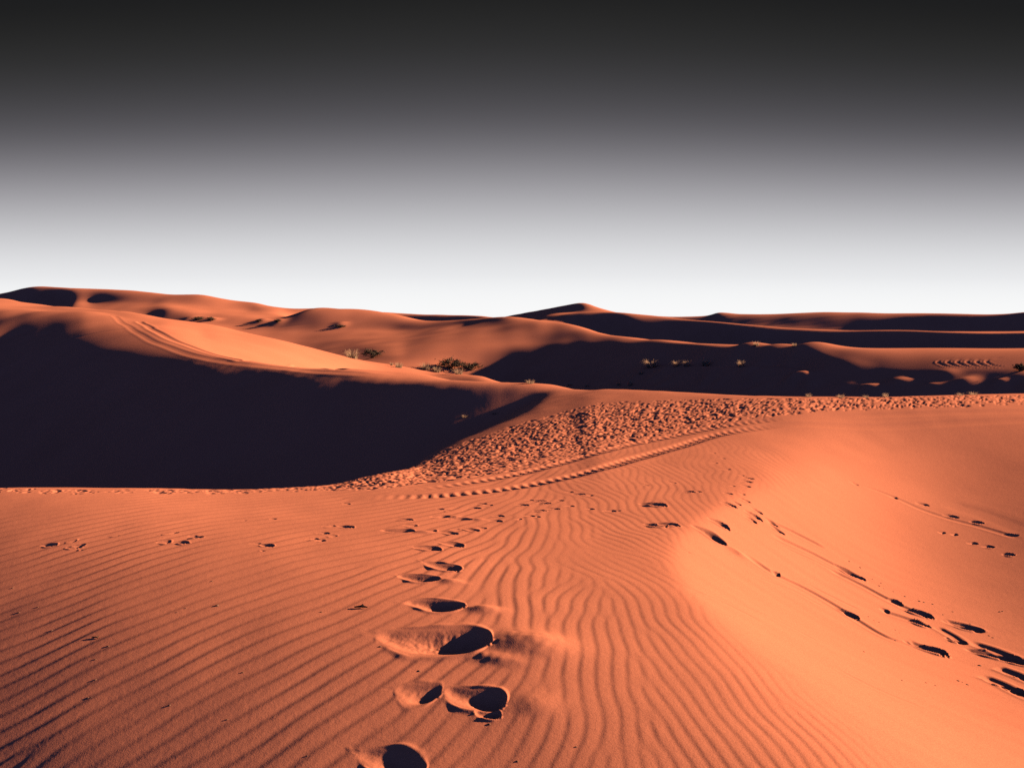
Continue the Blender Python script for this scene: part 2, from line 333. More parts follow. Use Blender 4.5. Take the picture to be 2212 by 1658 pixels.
# the near crest rolls over towards the viewer's left
d = softplus(-(X2 * 0.8 + (Y2 - 4.6) * 0.95), 0.6)
Zb -= 0.051 * np.minimum(d, 3.2)**2 * (Y2 < 9)
# the wind-scooped bowl on the right
bx = X2 - np.interp(Y2, [0, 2.9, 4.2, 5.6, 20], [1.6, 1.36, 1.12, 1.02, 1.0])
by = pchip([-60, 0.6, 1.4, 2.6, 4, 6, 8.5, 12, 60], [5.4, 6.0, 6.75, 8.0, 9.5, 11.1, 12.2, 13, 16], X2) - Y2
kk = 1.6
hh = np.clip(0.5 + 0.5 * (by - bx) / kk, 0, 1)
BD = by * (1 - hh) + bx * hh - kk * hh * (1 - hh)
sp = softplus(BD, 0.10 + 0.32 * smooth(4.6, 3.2, Y2) + 1.9 * smooth(1.6, 6, X2))
Zb -= np.where(Y2 < 16, smooth(12.8, 10.2, Y2) * 1.35 * np.tanh(0.40 * sp / 1.35) * (1 - .8 * smooth(2.6, 7.2, X2 + .3 * (8.5 - Y2))), 0)
BOWL = smooth(-0.10, 0.12 + 0.3 * smooth(4.6, 3.2, Y2), BD)

VROW = VH + (EYE - Zb) * FPX / Y2        # image row of every grid vertex


def on_ground(u, v, last=False):
    """ground point seen along the ray through column u, row v: (x, y, z)"""
    j = int(np.clip(np.searchsorted(U, u), 0, NU - 1))
    col = VROW[:, j]
    m = np.nonzero(col[20:] <= v)[0]
    i = (m[0] + 20) if len(m) else NY - 1
    y = Y[i]
    if i > 0 and col[i - 1] > v:
        t = (col[i - 1] - v) / (col[i - 1] - col[i])
        y = Y[i - 1] + t * (Y[i] - Y[i - 1])
    x = (u - CX) / FPX * y
    return x, y, EYE - (v - VH) * y / FPX


D = np.zeros_like(Zb)          # small relief added to the sheet
KEEP = np.ones((nfg, NU))      # where ripples survive

# ---- ripples: phasor field with dislocations
gs = 0.052
gx = np.arange(-5.2, 3.6, gs)
gy = np.arange(2.0, 13.0, gs)
GX, GY = np.meshgrid(gx, gy)
GX = GX + RNG.uniform(-.3, .3, GX.shape) * gs
GY = GY + RNG.uniform(-.3, .3, GX.shape) * gs
wob = 4.5 * sample(TILE_S, GX / 9 + .2, GY / 9) + 7 * sample(TILE_S, GX / 3.6, GY / 3.6) + 6 * sample(TILE_S, GX / 1.7 + .3, GY / 1.7) + (5 + 8 * smooth(4.0, 5.0, GY)) * smooth(-.2, .4, GX) * sample(TILE_S, GX / 2.4, GY / 2.4 + .4)
th = np.radians(np.interp(GX, [-4.5, -2.5, -1.2, -0.3, 0.35, 0.9, 1.8, 4], [34, 40, 46, 58, 76, 87, 92, 96]) + wob
                - 16 * smooth(5.2, 7.5, GY) * smooth(1.2, -1, GX))
lam = np.interp(GX, [-4, -1.8, -0.6, 0.1, 0.6, 1.3, 3], [.150, .140, .118, .088, .074, .068, .068]) * (1 + .03 * sample(TILE_S, GX / 8, GY / 8)) * np.interp(GY, [2.5, 4, 6, 9], [.90, .95, 1.08, 1.2])
FX, FY = np.sin(th) / lam, -np.cos(th) / lam
tx = np.radians(np.interp(gx, [-4.5, -2.5, -1.2, -0.3, 0.35, 0.9, 1.8, 4], [32, 38, 44, 57, 76, 87, 92, 96]))
lx = np.interp(gx, [-4, -1.8, -0.6, 0.1, 0.6, 1.3, 3], [.150, .140, .118, .088, .074, .068, .068])
ph = 2 * np.pi * ((np.cumsum(np.sin(tx) / lx) * gs)[None, :] - (GY - 4.5) * (np.cos(tx) / lx)[None, :])
Zc = np.exp(1j * ph)
offs = [(a, b) for a in range(-3, 4) for b in range(-3, 4) if (a or b)]
fac = []
for a, b in offs:
    r = lambda q: np.roll(np.roll(q, -a, 0), -b, 1)
    dx, dy = GX - r(GX), GY - r(GY)
    ok = (np.abs(dx) < 1) & (np.abs(dy) < 1)
    w = np.exp(-(dx**2 + dy**2) / (2 * .10**2)) * ok
    fac.append(w * np.exp(2j * np.pi * ((FX + r(FX)) / 2 * dx + (FY + r(FY)) / 2 * dy)))
for it in range(45):
    acc = Zc * 0.35
    for (a, b), f in zip(offs, fac):
        acc = acc + f * np.roll(np.roll(Zc, -a, 0), -b, 1)
    Zc = acc / np.abs(acc)
rs = 0.0095
rx = np.arange(-5.2, 3.6, rs)
ry = np.arange(2.0, 13.0, rs)
F = np.zeros((len(ry), len(rx)), complex)
R = 0.155
nR = int(R / rs)
for (i, j), x0 in np.ndenumerate(GX):
    y0 = GY[i, j]
    ci, cj = int((y0 - ry[0]) / rs), int((x0 - rx[0]) / rs)
    i0, i1, j0, j1 = max(0, ci - nR), min(len(ry), ci + nR), max(0, cj - nR), min(len(rx), cj + nR)
    if i0 >= i1 or j0 >= j1:
        continue
    dx = rx[j0:j1] - x0
    dy = ry[i0:i1] - y0
    ex = np.exp(-dx**2 / (2 * .056**2) + 2j * np.pi * FX[i, j] * dx)
    ey = np.exp(-dy**2 / (2 * .056**2) + 2j * np.pi * FY[i, j] * dy)
    F[i0:i1, j0:j1] += Zc[i, j] * ey[:, None] * ex[None, :]
pa = np.angle(F)
am = np.clip(np.abs(F) / np.median(np.abs(F)), 0, 1.15)
RIP = am * (np.sin(pa + 0.45 * np.sin(pa)) + 0.12 * np.cos(2 * pa))


def grid_sample(G, x0, y0, s, x, y):
    fx = np.clip((x - x0) / s, 0, G.shape[1] - 1.001)
    fy = np.clip((y - y0) / s, 0, G.shape[0] - 1.001)
    i, j = fy.astype(int), fx.astype(int)
    a, b = fy - i, fx - j
    return G[i, j] * (1 - a) * (1 - b) + G[i, j + 1] * (1 - a) * b + G[i + 1, j] * a * (1 - b) + G[i + 1, j + 1] * a * b


# ------------------------------------------------------------------ imprints
class Patch:
    """part of the sheet around (x0, y0)"""
    def __init__(s, x0, y0, r):
        i0, i1 = np.searchsorted(Y, y0 - r), np.searchsorted(Y, y0 + r)
        k0, k1 = (x0 - r) / max(y0 - r, .3), (x0 + r) / max(y0 - r, .3)
        k2, k3 = (x0 - r) / (y0 + r), (x0 + r) / (y0 + r)
        j0, j1 = np.searchsorted(KX, min(k0, k2)), np.searchsorted(KX, max(k1, k3))
        s.sl = (slice(i0, i1), slice(j0, j1))
        s.x, s.y = X2[s.sl] - x0, Y2[s.sl] - y0

    def rot(s, ang):
        c, n = math.cos(ang), math.sin(ang)
        return s.x * c + s.y * n, -s.x * n + s.y * c


def pit(x0, y0, a, b, h, ang, rim=0.3, sharp=0.5, wipe=1.25, lobed=0.0, seed=0):
    p = Patch(x0, y0, max(a, b) * 2.6)
    if p.x.size == 0:
        return
    q, w = p.rot(ang)
    wav = 1 + 0.10 * np.sin(3 * np.arctan2(w, q) + seed * 1.7) + 0.06 * np.sin(5 * np.arctan2(w, q) + seed)
    w2 = w - lobed * b * np.sin(q / a * 1.6)
    r = np.hypot(q / a, w2 / b) / wav
    f = -h * smooth(1.08, sharp, r) + h * rim * np.exp(-((r - 1.28) / 0.30)**2) * smooth(.95, 1.3, r)
    D[p.sl] = np.where(f < 0, np.minimum(D[p.sl], f), np.where(D[p.sl] < 0, D[p.sl], np.maximum(D[p.sl], f)))
    if p.sl[0].stop <= nfg and wipe > 0:
        KEEP[p.sl] = np.minimum(KEEP[p.sl], smooth(wipe * .9, wipe * 1.55, r))


def mound(x0, y0, a, b, h, ang, wipe=1.0, lumps=0.0):
    p = Patch(x0, y0, max(a, b) * 2.4)
    if p.x.size == 0:
        return
    q, w = p.rot(ang)
    r = np.hypot(q / a, w / b)
    l = 1 + lumps * sample(TILE, (q + x0) * .4, (w + y0) * .4)
    D[p.sl] += h * np.exp(-r**2 * 1.3) * l
    if p.sl[0].stop <= nfg and wipe > 0:
        KEEP[p.sl] = np.minimum(KEEP[p.sl], smooth(.55, 1.4, r))


def px(u, v):
    return on_ground(u, v)[:2]


R_ = math.radians


def drag(x0, y0, L, a, b, h, ang, rim=.12, seed=0, wipe=1.0, ramp=.8):
    """a dragged footprint: a ramp of length L that deepens towards its heel wall at distance a past (x0, y0)"""
    p = Patch(x0, y0, max(L, a, b) * 1.9)
    if p.x.size == 0:
        return
    q, w = p.rot(ang)
    s_ = (q + L) / (L + a)
    bw = b * (.62 + .38 * smooth(.05, .6, s_)) * np.sqrt(np.clip(1 - np.abs(2 * np.clip(s_, -.5, 1.5) - 1)**3.2, .02, 1))
    wob_ = .13 * np.sin(7 * s_ + seed) * b
    r = np.abs(w - wob_) / bw
    depth = h * (np.clip((s_ + .02) / ramp, 0, 1)**1.9 * .88 + .12 * smooth(0, .15, s_)) * smooth(1.06, .80, s_)
    f = -depth * smooth(1.15, .12, r) * (1 + .07 * sample(TILE, (q + x0) * .9, (w + y0) * .9))
    e = np.maximum(r - 1, np.maximum(-s_ * 1.4, (s_ - 1) * (L + a) / bw.clip(.02)))
    rimh = h * rim * np.exp(-((e - .28) / .24)**2) * (e > 0) * (.8 + .25 * sample(TILE_S, (q + x0) * 1.1, (w + y0) * 1.1))
    f = f + rimh * smooth(.0, .3, e) * smooth(.1, .5, s_) * smooth(1.6, 1.2, s_)
    D[p.sl] = np.where(f < 0, np.minimum(D[p.sl], f), np.where(D[p.sl] < 0, D[p.sl], np.maximum(D[p.sl], f)))
    if p.sl[0].stop <= nfg:
        KEEP[p.sl] = np.minimum(KEEP[p.sl], smooth(.1, .55, e))


def step(u, v, wid, kind='deep', ang=-22, seed=0):
    """one footstep: u,v = centre of its dark hollow; wid = width of the hollow in 2212-frame px"""
    x, y = px(u, v)
    a = wid / 2 / FPX * y
    g = R_(ang)
    c, s = math.cos(g), math.sin(g)
    if kind == 'deep':
        b = max(.045, a * .62)
        drag(x, y, a * 2.1, a * 1.05, b, min(.1, a * .62), g, seed=seed)
        mound(x + 2.0 * a * c, y + 2.0 * a * s, a * .9, b * .8, a * .16, g, lumps=.15)
    elif kind == 'soft':
        drag(x, y, a * 1.5, a * 1.1, max(.035, a * .45), min(.028, a * .2), g, rim=.5, seed=seed)
    else:
        drag(x, y, a * 1.5, a * 1.05, max(.028, a * .5), min(.05, a * .48), g, rim=.3, seed=seed)


# the trail that leads away up the middle
# big print
x, y = px(975, 1386)
drag(x, y, .44, .21, .14, .085, R_(-17), rim=.14, seed=2)
mound(x + .40, y - .07, .22, .15, .042, R_(-25), lumps=.06)
mound(x + .22, y - .20, .16, .05, .014, R_(-25), lumps=.2)
# double print in front of it
x, y = px(905, 1495)
drag(x, y, .13, .10, .08, .028, R_(-22), seed=7)
x, y = px(1062, 1518)
drag(x, y, .27, .065, .075, .048, R_(-35), rim=.2, seed=9)
drag(x - .005, y - .085, .07, .05, .03, .035, R_(-25), rim=.3, seed=3)
mound(x + .19, y - .03, .11, .09, .012, R_(-35), lumps=.1)
# cut off by the lower edge
x, y = px(872, 1657)
drag(x, y, .24, .10, .075, .045, R_(-34), rim=.25, seed=5)
for k, (u, v, w, kd, a) in enumerate([
        (958, 1308, 92, 'deep', -18), (917, 1249, 66, 'deep', -20), (958, 1224, 84, 'soft', -38), (925, 1184, 60, 'soft', -25),
        (978, 1175, 56, 'soft', -35), (971, 1151, 42, 'soft', -30), (1018, 1144, 40, 'soft', -35), (1042, 1140, 18, 'pit', -20),
        (870, 1147, 50, 'deep', -12), (957, 1115, 28, 'deep', -5), (1000, 1120, 38, 'deep', -12), (874, 1122, 36, 'soft', -15),
        (950, 1100, 16, 'pit', -8), (968, 1102, 14, 'pit', -8), (888, 1135, 26, 'soft', -15), (930, 1146, 26, 'soft', -20),
        (1073, 1125, 26, 'pit', -25), (1078, 1114, 22, 'pit', -15), (1026, 1097, 26, 'pit', -12), (1041, 1088, 20, 'pit', -10),
        (1056, 1091, 16, 'pit', -10), (1121, 1122, 12, 'pit', -5), (1144, 1115, 22, 'pit', -12), (1160, 1117, 14, 'pit', -12),
        (1129, 1091, 26, 'pit', -15), (1166, 1081, 26, 'pit', -15), (1178, 1087, 26, 'pit', -15), (1167, 1103, 26, 'pit', -15),
        (1197, 1099, 24, 'pit', -15), (1232, 1093, 16, 'pit', -20), (1275, 1099, 18, 'pit', -20), (1318, 1104, 24, 'pit', -15),
        (1333, 1103, 14, 'pit', -15), (1230, 1062, 16, 'pit', -20), (1252, 1067, 26, 'pit', -25), (1275, 1070, 12, 'pit', -20),
        (1145, 1080, 16, 'pit', -10), (1210, 1080, 16, 'pit', -20),
        (108, 1177, 34, 'pit', -14), (160, 1182, 32, 'pit', -10), (172, 1178, 22, 'pit', -10), (155, 1169, 18, 'soft', -10),
        (357, 1171, 26, 'soft', -14), (395, 1172, 30, 'pit', -14), (424, 1160, 30, 'pit', -10), (370, 1152, 26, 'soft', 15),
        (577, 1178, 34, 'pit', -32), (677, 1163, 24, 'pit', 2), (699, 1151, 26, 'pit', -10), (694, 1166, 18, 'pit', -8),
        (718, 1156, 20, 'soft', -15), (749, 1138, 34, 'pit', -22), (712, 1136, 24, 'soft', 0),
        (1415, 1090, 52, 'pit', -28), (1322, 1103, 22, 'pit', -25), (1490, 1061, 24, 'pit', -25), (1509, 1061, 12, 'pit', -20),
        (1453, 1042, 14, 'soft', -25), (1418, 1135, 44, 'pit', -28), (1446, 1133, 44, 'pit', -25), (1556, 1132, 42, 'pit', -35),
        (1543, 1161, 56, 'deep', -42), (1577, 1090, 30, 'pit', -25), (1592, 1087, 18, 'pit', -25), (1611, 1081, 20, 'pit', -22),
        (1636, 1104, 22, 'pit', -35), (1630, 1115, 34, 'pit', -35), (1623, 1123, 24, 'pit', -35), (1669, 1130, 30, 'pit', -42),
        (1680, 1145, 30, 'pit', -42), (1573, 1065, 18, 'pit', -25), (1603, 1066, 12, 'pit', -20), (1612, 1049, 18, 'pit', -25),
        (1583, 1049, 10, 'pit', -25), (1614, 1039, 22, 'pit', -15), (1618, 1032, 20, 'pit', -15), (1602, 1026, 10, 'pit', -15),
        (1568, 1013, 20, 'soft', -15), (1543, 1000, 14, 'soft', -15), (1560, 990, 14, 'soft', -15), (1540, 978, 12, 'soft', -15)]):
    step(u, v, w, kd, a, seed=k)


def groove(pts, w, h, rim=0.3, lugs=0.0, wipe=True, taper=True):
    """a rut along picture polyline pts (laid on the ground), w half width m, h depth m"""
    P = np.array([px(u, v) for u, v in pts])
    L = np.concatenate([[0], np.cumsum(np.hypot(*np.diff(P, axis=0).T))])
    n = max(8, int(L[-1] / (w * .10)))
    t = np.linspace(0, L[-1], n)
    cx, cy = pchip(L, P[:, 0], t), pchip(L, P[:, 1], t)
    box = (slice(max(0, np.searchsorted(Y, cy.min() - 4 * w)), np.searchsorted(Y, cy.max() + 4 * w)), slice(0, NU))
    best = np.full(X2[box].shape, 1e9)
    par = np.zeros(best.shape)
    for i in range(n):
        i0, i1 = np.searchsorted(Y[box[0]], cy[i] - 4 * w), np.searchsorted(Y[box[0]], cy[i] + 4 * w)
        yy = Y[box[0]][i0:i1]
        if len(yy) == 0:
            continue
        kl, kr = (cx[i] - 4 * w) / yy[0 if cx[i] < 4 * w else -1], (cx[i] + 4 * w) / yy[0 if cx[i] > -4 * w else -1]
        j0, j1 = np.searchsorted(KX, min(kl, kr)), np.searchsorted(KX, max(kl, kr))
        xx = X2[box][i0:i1, j0:j1]
        dd = np.hypot(xx - cx[i], yy[:, None] - cy[i])
        m = dd < best[i0:i1, j0:j1]
        best[i0:i1, j0:j1][m] = dd[m]
        par[i0:i1, j0:j1][m] = t[i]
    r = best / w
    f = smooth(0, min(.15 * L[-1], 1.0), par) * smooth(L[-1], L[-1] - min(.15 * L[-1], 1.0), par) if taper else 1
    prof = -h * smooth(1.0, .35, r) + h * rim * np.exp(-((r - 1.35) / .38)**2)
    if lugs:
        prof = prof + lugs * np.sin(par * 2 * np.pi / .11) * smooth(1, .5, r)
    D[box] += np.where(best < 1e8, prof * f, 0)
    if wipe and box[0].stop <= nfg:
        KEEP[box] = np.minimum(KEEP[box], np.where(best < 1e8, smooth(1.0, 1.6, r), 1))


# vehicle tracks across the flat
groove([(880, 1060), (1037, 1038), (1142, 1018), (1241, 992), (1295, 976), (1376, 956), (1461, 940), (1544, 923), (1627, 911), (1710, 904)], .11, .016, .1, lugs=.006)
groove([(1560, 920), (1627, 911), (1710, 904), (1875, 896), (2212, 888), (2300, 886)], .09, .007, .35)
groove([(780, 1074), (911, 1071), (1043, 1061), (1175, 1041), (1295, 1012), (1376, 989), (1461, 965), (1544, 940), (1627, 925), (1689, 918)], .12, .020, .1, lugs=.007)
groove([(1560, 937), (1627, 925), (1689, 918), (1793, 919), (1875, 921), (2041, 914), (2212, 907), (2300, 903)], .10, .008, .35)
# old tracks along the left-hand ridge
groove([(245, 684), (270, 700), (297, 718), (379, 755), (428, 769), (494, 781), (593, 792.6), (729, 803), (830, 811)], .2, .014, .4, wipe=False)
groove([(300, 692), (313, 700), (346, 720), (395, 741.5), (461, 764.5), (527, 779), (640, 791), (740, 799)], .22, .034, .4, wipe=False)

# slide marks and prints on the slip slope
for pts, w, h in [
        ([(1650, 1124), (1685, 1136), (1784, 1184)], .045, .028),
        ([(1664, 1153), (1751, 1194), (1813, 1225), (1860, 1247)], .05, .03),
        ([(1788, 1227), (1863, 1265), (1917, 1294), (2008, 1335)], .05, .03),
        ([(1600, 1190), (1672, 1239), (1730, 1267), (1801, 1306), (1846, 1336), (1917, 1377), (1975, 1395)], .05, .03),
        ([(1903, 1318), (1955, 1335), (2005, 1352)], .05, .03),
        ([(2040, 1341), (2090, 1353), (2125, 1368)], .055, .035),
        ([(2020, 1352), (2060, 1375), (2085, 1393)], .05, .03),
        ([(2090, 1385), (2150, 1405), (2212, 1430), (2280, 1450)], .06, .04),
        ([(2115, 1457), (2160, 1475), (2212, 1502), (2260, 1520)], .06, .04),
        ([(2150, 1440), (2190, 1455), (2250, 1480)], .06, .045),
        ([(1960, 1385), (2000, 1400), (2046, 1418)], .06, .035),
        ([(1850, 1045), (1900, 1062), (1945, 1080), (1985, 1098), (2050, 1120), (2120, 1138), (2212, 1165)], .05, .012),
        ([(1745, 1262), (1800, 1290), (1860, 1318)], .025, .008), ([(1690, 1180), (1760, 1212), (1830, 1248)], .025, .008),
        ([(1620, 1240), (1700, 1270), (1790, 1316)], .03, .006), ([(1560, 1290), (1660, 1330), (1780, 1390)], .03, .005),
        ([(1480, 1270), (1560, 1300), (1650, 1345)], .03, .006), ([(1800, 1440), (1900, 1490), (2000, 1530)], .03, .005),
        ([(2040, 1085), (2120, 1110), (2230, 1150)], .2, .008)]:
    groove(pts, w * .85, h * .34, .3)
for k, (u, v, w, a, h) in enumerate([
        (1838, 1238, 60, -42, .05), (1676, 1238, 16, -40, .03), (1828, 1322, 54, -46, .055), (1985, 1325, 58, -40, .06), (1930, 1298, 36, -40, .035),
        (1984, 1346, 46, -36, .055), (1912, 1318, 16, -20, .025), (2086, 1354, 66, -36, .05), (2068, 1384, 36, -42, .05), (2008, 1404, 74, -42, .075),
        (2158, 1417, 92, -38, .085), (2200, 1432, 50, -35, .07), (2205, 1462, 46, -40, .07), (2160, 1478, 40, -38, .05), (2190, 1490, 40, -38, .05),
        (1930, 1074, 16, -32, .02), (1994, 1089, 22, -32, .03), (2056, 1115, 26, -32, .03), (2112, 1128, 22, -32, .04), (2185, 1155, 26, -32, .03),
        (2035, 1150, 12, -20, .015), (2062, 1154, 12, -20, .015), (2102, 1173, 18, -20, .02), (2136, 1180, 20, -25, .025), (2180, 1197, 20, -30, .03),
        (1846, 1045, 16, -30, .012)]):
    x, y = px(u, v)
    a_ = w / 2 / FPX * y * 1.15
    drag(x, y, a_ * 1.3, a_ * .9, max(.036, a_ * .42), h * 1.25, R_(a), rim=.2, seed=k, ramp=.85)

# trampled band beyond the vehicle tracks
lo = np.array([(-70, 1064), (300, 1066), (500, 1068), (800, 1056), (1000, 1034), (1200, 1000), (1400, 953), (1600, 905), (1800, 886), (2300, 868)], float)
hi = np.array([(-70, 1054), (500, 1056), (700, 1046), (850, 1010), (1000, 955), (1150, 905), (1300, 868), (1500, 862), (1700, 860), (2300, 851)], float)
n = 0
tries = 0
while n < 15000 and tries < 420000:
    tries += 1
    yy = RNG.uniform(7.2, 16.5)
    uu = RNG.uniform(-60, 2280)
    j = int(np.searchsorted(U, uu))
    vv = VROW[int(np.searchsorted(Y, yy)), j]
    vl, vh_ = np.interp(uu, lo[:, 0], lo[:, 1]), np.interp(uu, hi[:, 0], hi[:, 1])
    t = (vv - vh_) / max(vl - vh_, 1)
    if t < 0 or t > 1:
        continue
    dens = 1.0 if 0.12 < t < .75 else .45
    if uu < 700:
        dens *= .35
    if RNG.uniform() > dens:
        continue
    a_ = RNG.uniform(.018, .044) * (1.9 if RNG.uniform() < .12 else 1)
    pit((uu - CX) / FPX * yy, yy, a_, a_ * RNG.uniform(.4, .65), a_ * RNG.uniform(.3, .62), RNG.uniform(-.9, .6), rim=RNG.uniform(.0, .08),
        sharp=.1, seed=n, lobed=RNG.uniform(-.3, .3))
    n += 1
# a few old prints on the flat
for k in range(26):
    yy = RNG.uniform(5.5, 11.5)
    uu = RNG.uniform(-60, 1500)
    a_ = RNG.uniform(.02, .045)
    drag((uu - CX) / FPX * yy, yy, a_ * 1.5, a_, a_ * .5, a_ * .2, RNG.uniform(-.7, .3), rim=.3, seed=k)

# churned tracks on the far flat at the right
for k in range(6):
    u0 = 2026 + k * 21
    groove([(u0 + 38, 771), (u0 + 10, 776), (u0, 782), (u0 + 12, 788), (u0 + 44, 793)], .12, .022, .7, wipe=False)

# ripples and fine unevenness
fg = (slice(0, nfg), slice(0, NU))
amp = np.interp(X2[fg], [-4, -1.5, -.3, .4, 1.2], [.0017, .0020, .0016, .00068, .00060]) * (1 + .32 * np.clip(sample(TILE_S, X2[fg] / 4, Y2[fg] / 4), -1.6, 1.6))
amp *= smooth(14, 9.5, Y2[fg]) * smooth(1.9, 2.3, Y2[fg]) * smooth(-5.2, -4.4, X2[fg]) * smooth(3.5, 3.0, X2[fg])
amp *= 1 - BOWL[fg]
amp *= KEEP
amp *= 1 + .5 * smooth(5.0, 7.0, Y2[fg]) * smooth(.4, -.6, X2[fg]) - .4 * smooth(4.6, 3.4, Y2[fg]) * smooth(-.6, -1.5, X2[fg])
D[fg] += amp * grid_sample(RIP, rx[0], ry[0], rs, X2[fg], Y2[fg])
D[fg] += .0022 * sample(TILE_S, X2[fg] / 3.1, Y2[fg] / 3.1) * smooth(.5, 3, Y2[fg]) * (1 - .6 * BOWL[fg])
D[fg] += .00015 * sample(TILE_F, X2[fg] / 2.3, Y2[fg] / 2.3)
D[fg] += .0010 * BOWL[fg] * smooth(4.2, 2.6, X2[fg]) * sample(TILE_S, (X2[fg] - Y2[fg]) / 9, (X2[fg] + Y2[fg]) / 1.3)
far = (slice(nfg, NY), slice(0, NU))
D[far] += .05 * sample(TILE_S, X2[far] / 40, Y2[far] / 40) * smooth(30, 45, Y2[far])
# hummocks of blown sand in the shaded flat
for k in range(60):
    uu = RNG.uniform(1050, 2250)
    vv = RNG.uniform(800, 850)
    x, y, z = on_ground(uu, vv)
    if y > 35:
        mound(x, y, RNG.uniform(.5, 1.6), RNG.uniform(.4, .9), RNG.uniform(.06, .2), RNG.uniform(-.4, .4), wipe=0)
for u, v, w, h in [(1620, 747, 2.0, .35), (1760, 749, 2.5, .4), (1680, 747, 2.2, .25), (410, 690, 2.2, .55), (440, 690, 1.8, .6), (460, 691, 1.6, .5),
                   (566, 694, 1.8, .6), (600, 695, 1.6, .6), (735, 704, 1.5, .4), (1640, 790, 1.6, .25), (1700, 792, 1.6, .2), (1500, 790, 2, .3)]:
    x, y, z = on_ground(u, v)
    mound(x, y, w, w * .6, h, 0.2, wipe=0)
ZZ = Zb + D

# ------------------------------------------------------------------ materials


def sand_material():
    m = bpy.data.materials.new("orange_sand")
    m.use_nodes = True
    t = m.node_tree
    b = t.nodes['Principled BSDF']
    g = N(t, 'ShaderNodeNewGeometry')
    big = N(t, 'ShaderNodeTexNoise')
    big.inputs['Scale'].default_value = .35
    big.inputs['Detail'].default_value = 5
    fine = N(t, 'ShaderNodeTexNoise')
    fine.inputs['Scale'].default_value = 150
    fine.inputs['Detail'].default_value = 3
    t.links.new(g.outputs['Position'], big.inputs['Vector'])
    t.links.new(g.outputs['Position'], fine.inputs['Vector'])
    mx = N(t, 'ShaderNodeMix', data_type='RGBA')
    t.links.new(big.outputs['Fac'], mx.inputs['Factor'])
    mx.inputs[6].default_value = (.54, .190, .112, 1)
    mx.inputs[7].default_value = (.64, .232, .140, 1)
    mx2 = N(t, 'ShaderNodeMix', data_type='RGBA', blend_type='MULTIPLY')
    mx2.inputs['Factor'].default_value = 1
    rmp = N(t, 'ShaderNodeValToRGB')
    rmp.color_ramp.elements[0].position = .3
    rmp.color_ramp.elements[0].color = (.80, .80, .82, 1)
    rmp.color_ramp.elements[1].position = .62
    rmp.color_ramp.elements[1].color = (1, 1, 1, 1)
    t.links.new(fine.outputs['Fac'], rmp.inputs[0])
    t.links.new(mx.outputs[2], mx2.inputs[6])
    t.links.new(rmp.outputs[0], mx2.inputs[7])
    t.links.new(mx2.outputs[2], b.inputs['Base Color'])
    b.inputs['Roughness'].default_value = 1.0
    b.inputs['Specular IOR Level'].default_value = 0.0
    bp = N(t, 'ShaderNodeBump')
    bp.inputs['Strength'].default_value = .35
    bp.inputs['Distance'].default_value = .002
    t.links.new(fine.outputs['Fac'], bp.inputs['Height'])
    t.links.new(bp.outputs[0], b.inputs['Normal'])
    return m


def plain_material(name, c0, c1, scale=60, rough=.9):
    m = bpy.data.materials.new(name)
    m.use_nodes = True
    t = m.node_tree
    b = t.nodes['Principled BSDF']
    tx = N(t, 'ShaderNodeTexCoord')
    nz = N(t, 'ShaderNodeTexNoise')
    nz.inputs['Scale'].default_value = scale
    t.links.new(tx.outputs['Object'], nz.inputs['Vector'])
    mx = N(t, 'ShaderNodeMix', data_type='RGBA')
    t.links.new(nz.outputs['Fac'], mx.inputs['Factor'])
    mx.inputs[6].default_value = (*c0, 1)
    mx.inputs[7].default_value = (*c1, 1)
    t.links.new(mx.outputs[2], b.inputs['Base Color'])
    b.inputs['Roughness'].default_value = rough
    b.inputs['Specular IOR Level'].default_value = .15
    return m


SAND = sand_material()
STRAW = plain_material("dry_straw", (.46, .30, .20), (.60, .42, .30), 8)
_t = STRAW.node_tree
_tr = N(_t, 'ShaderNodeBsdfTranslucent')
_mx = N(_t, 'ShaderNodeMixShader')
_b = _t.nodes['Principled BSDF']
_t.links.new(_b.inputs['Base Color'].links[0].from_socket, _tr.inputs['Color'])
_t.links.new(_b.outputs[0], _mx.inputs[1])
_t.links.new(_tr.outputs[0], _mx.inputs[2])
_mx.inputs[0].default_value = .5
_t.links.new(_mx.outputs[0], _t.nodes['Material Output'].inputs['Surface'])
LEAF = plain_material("dark_leaf", (.050, .042, .032), (.095, .072, .052), 9)
TWIG = plain_material("dead_wood", (.07, .045, .035), (.13, .085, .06), 14)
STONE = plain_material("dark_stone", (.10, .05, .04), (.19, .10, .07), 40)


def new_mesh(name, verts, faces, mat, smooth_=True):
    me = bpy.data.meshes.new(name)
    verts = np.ascontiguousarray(verts, dtype=np.float32)
    faces = np.ascontiguousarray(faces, dtype=np.int32)
    k = faces.shape[1]
    me.vertices.add(len(verts))
    me.vertices.foreach_set('co', verts.ravel())
    me.loops.add(faces.size)
    me.loops.foreach_set('vertex_index', faces.ravel())
    me.polygons.add(len(faces))
    me.polygons.foreach_set('loop_start', np.arange(0, faces.size, k, dtype=np.int32))
    me.polygons.foreach_set('use_smooth', np.full(len(faces), smooth_, dtype=bool))
    me.materials.append(mat)
    me.update(calc_edges=True)
    me.validate()
    return me


def tag(o, label, cat=None, group=None, kind=None):
    o['label'] = label
    if cat:
        o['category'] = cat
    if group:
        o['group'] = group
    if kind:
        o['kind'] = kind
    return o


# split the sheet along the hollows between dunes (rows nearer than a hollow belong to the nearer dune)
def split_rows(curve):
    return np.searchsorted(Y, curve)


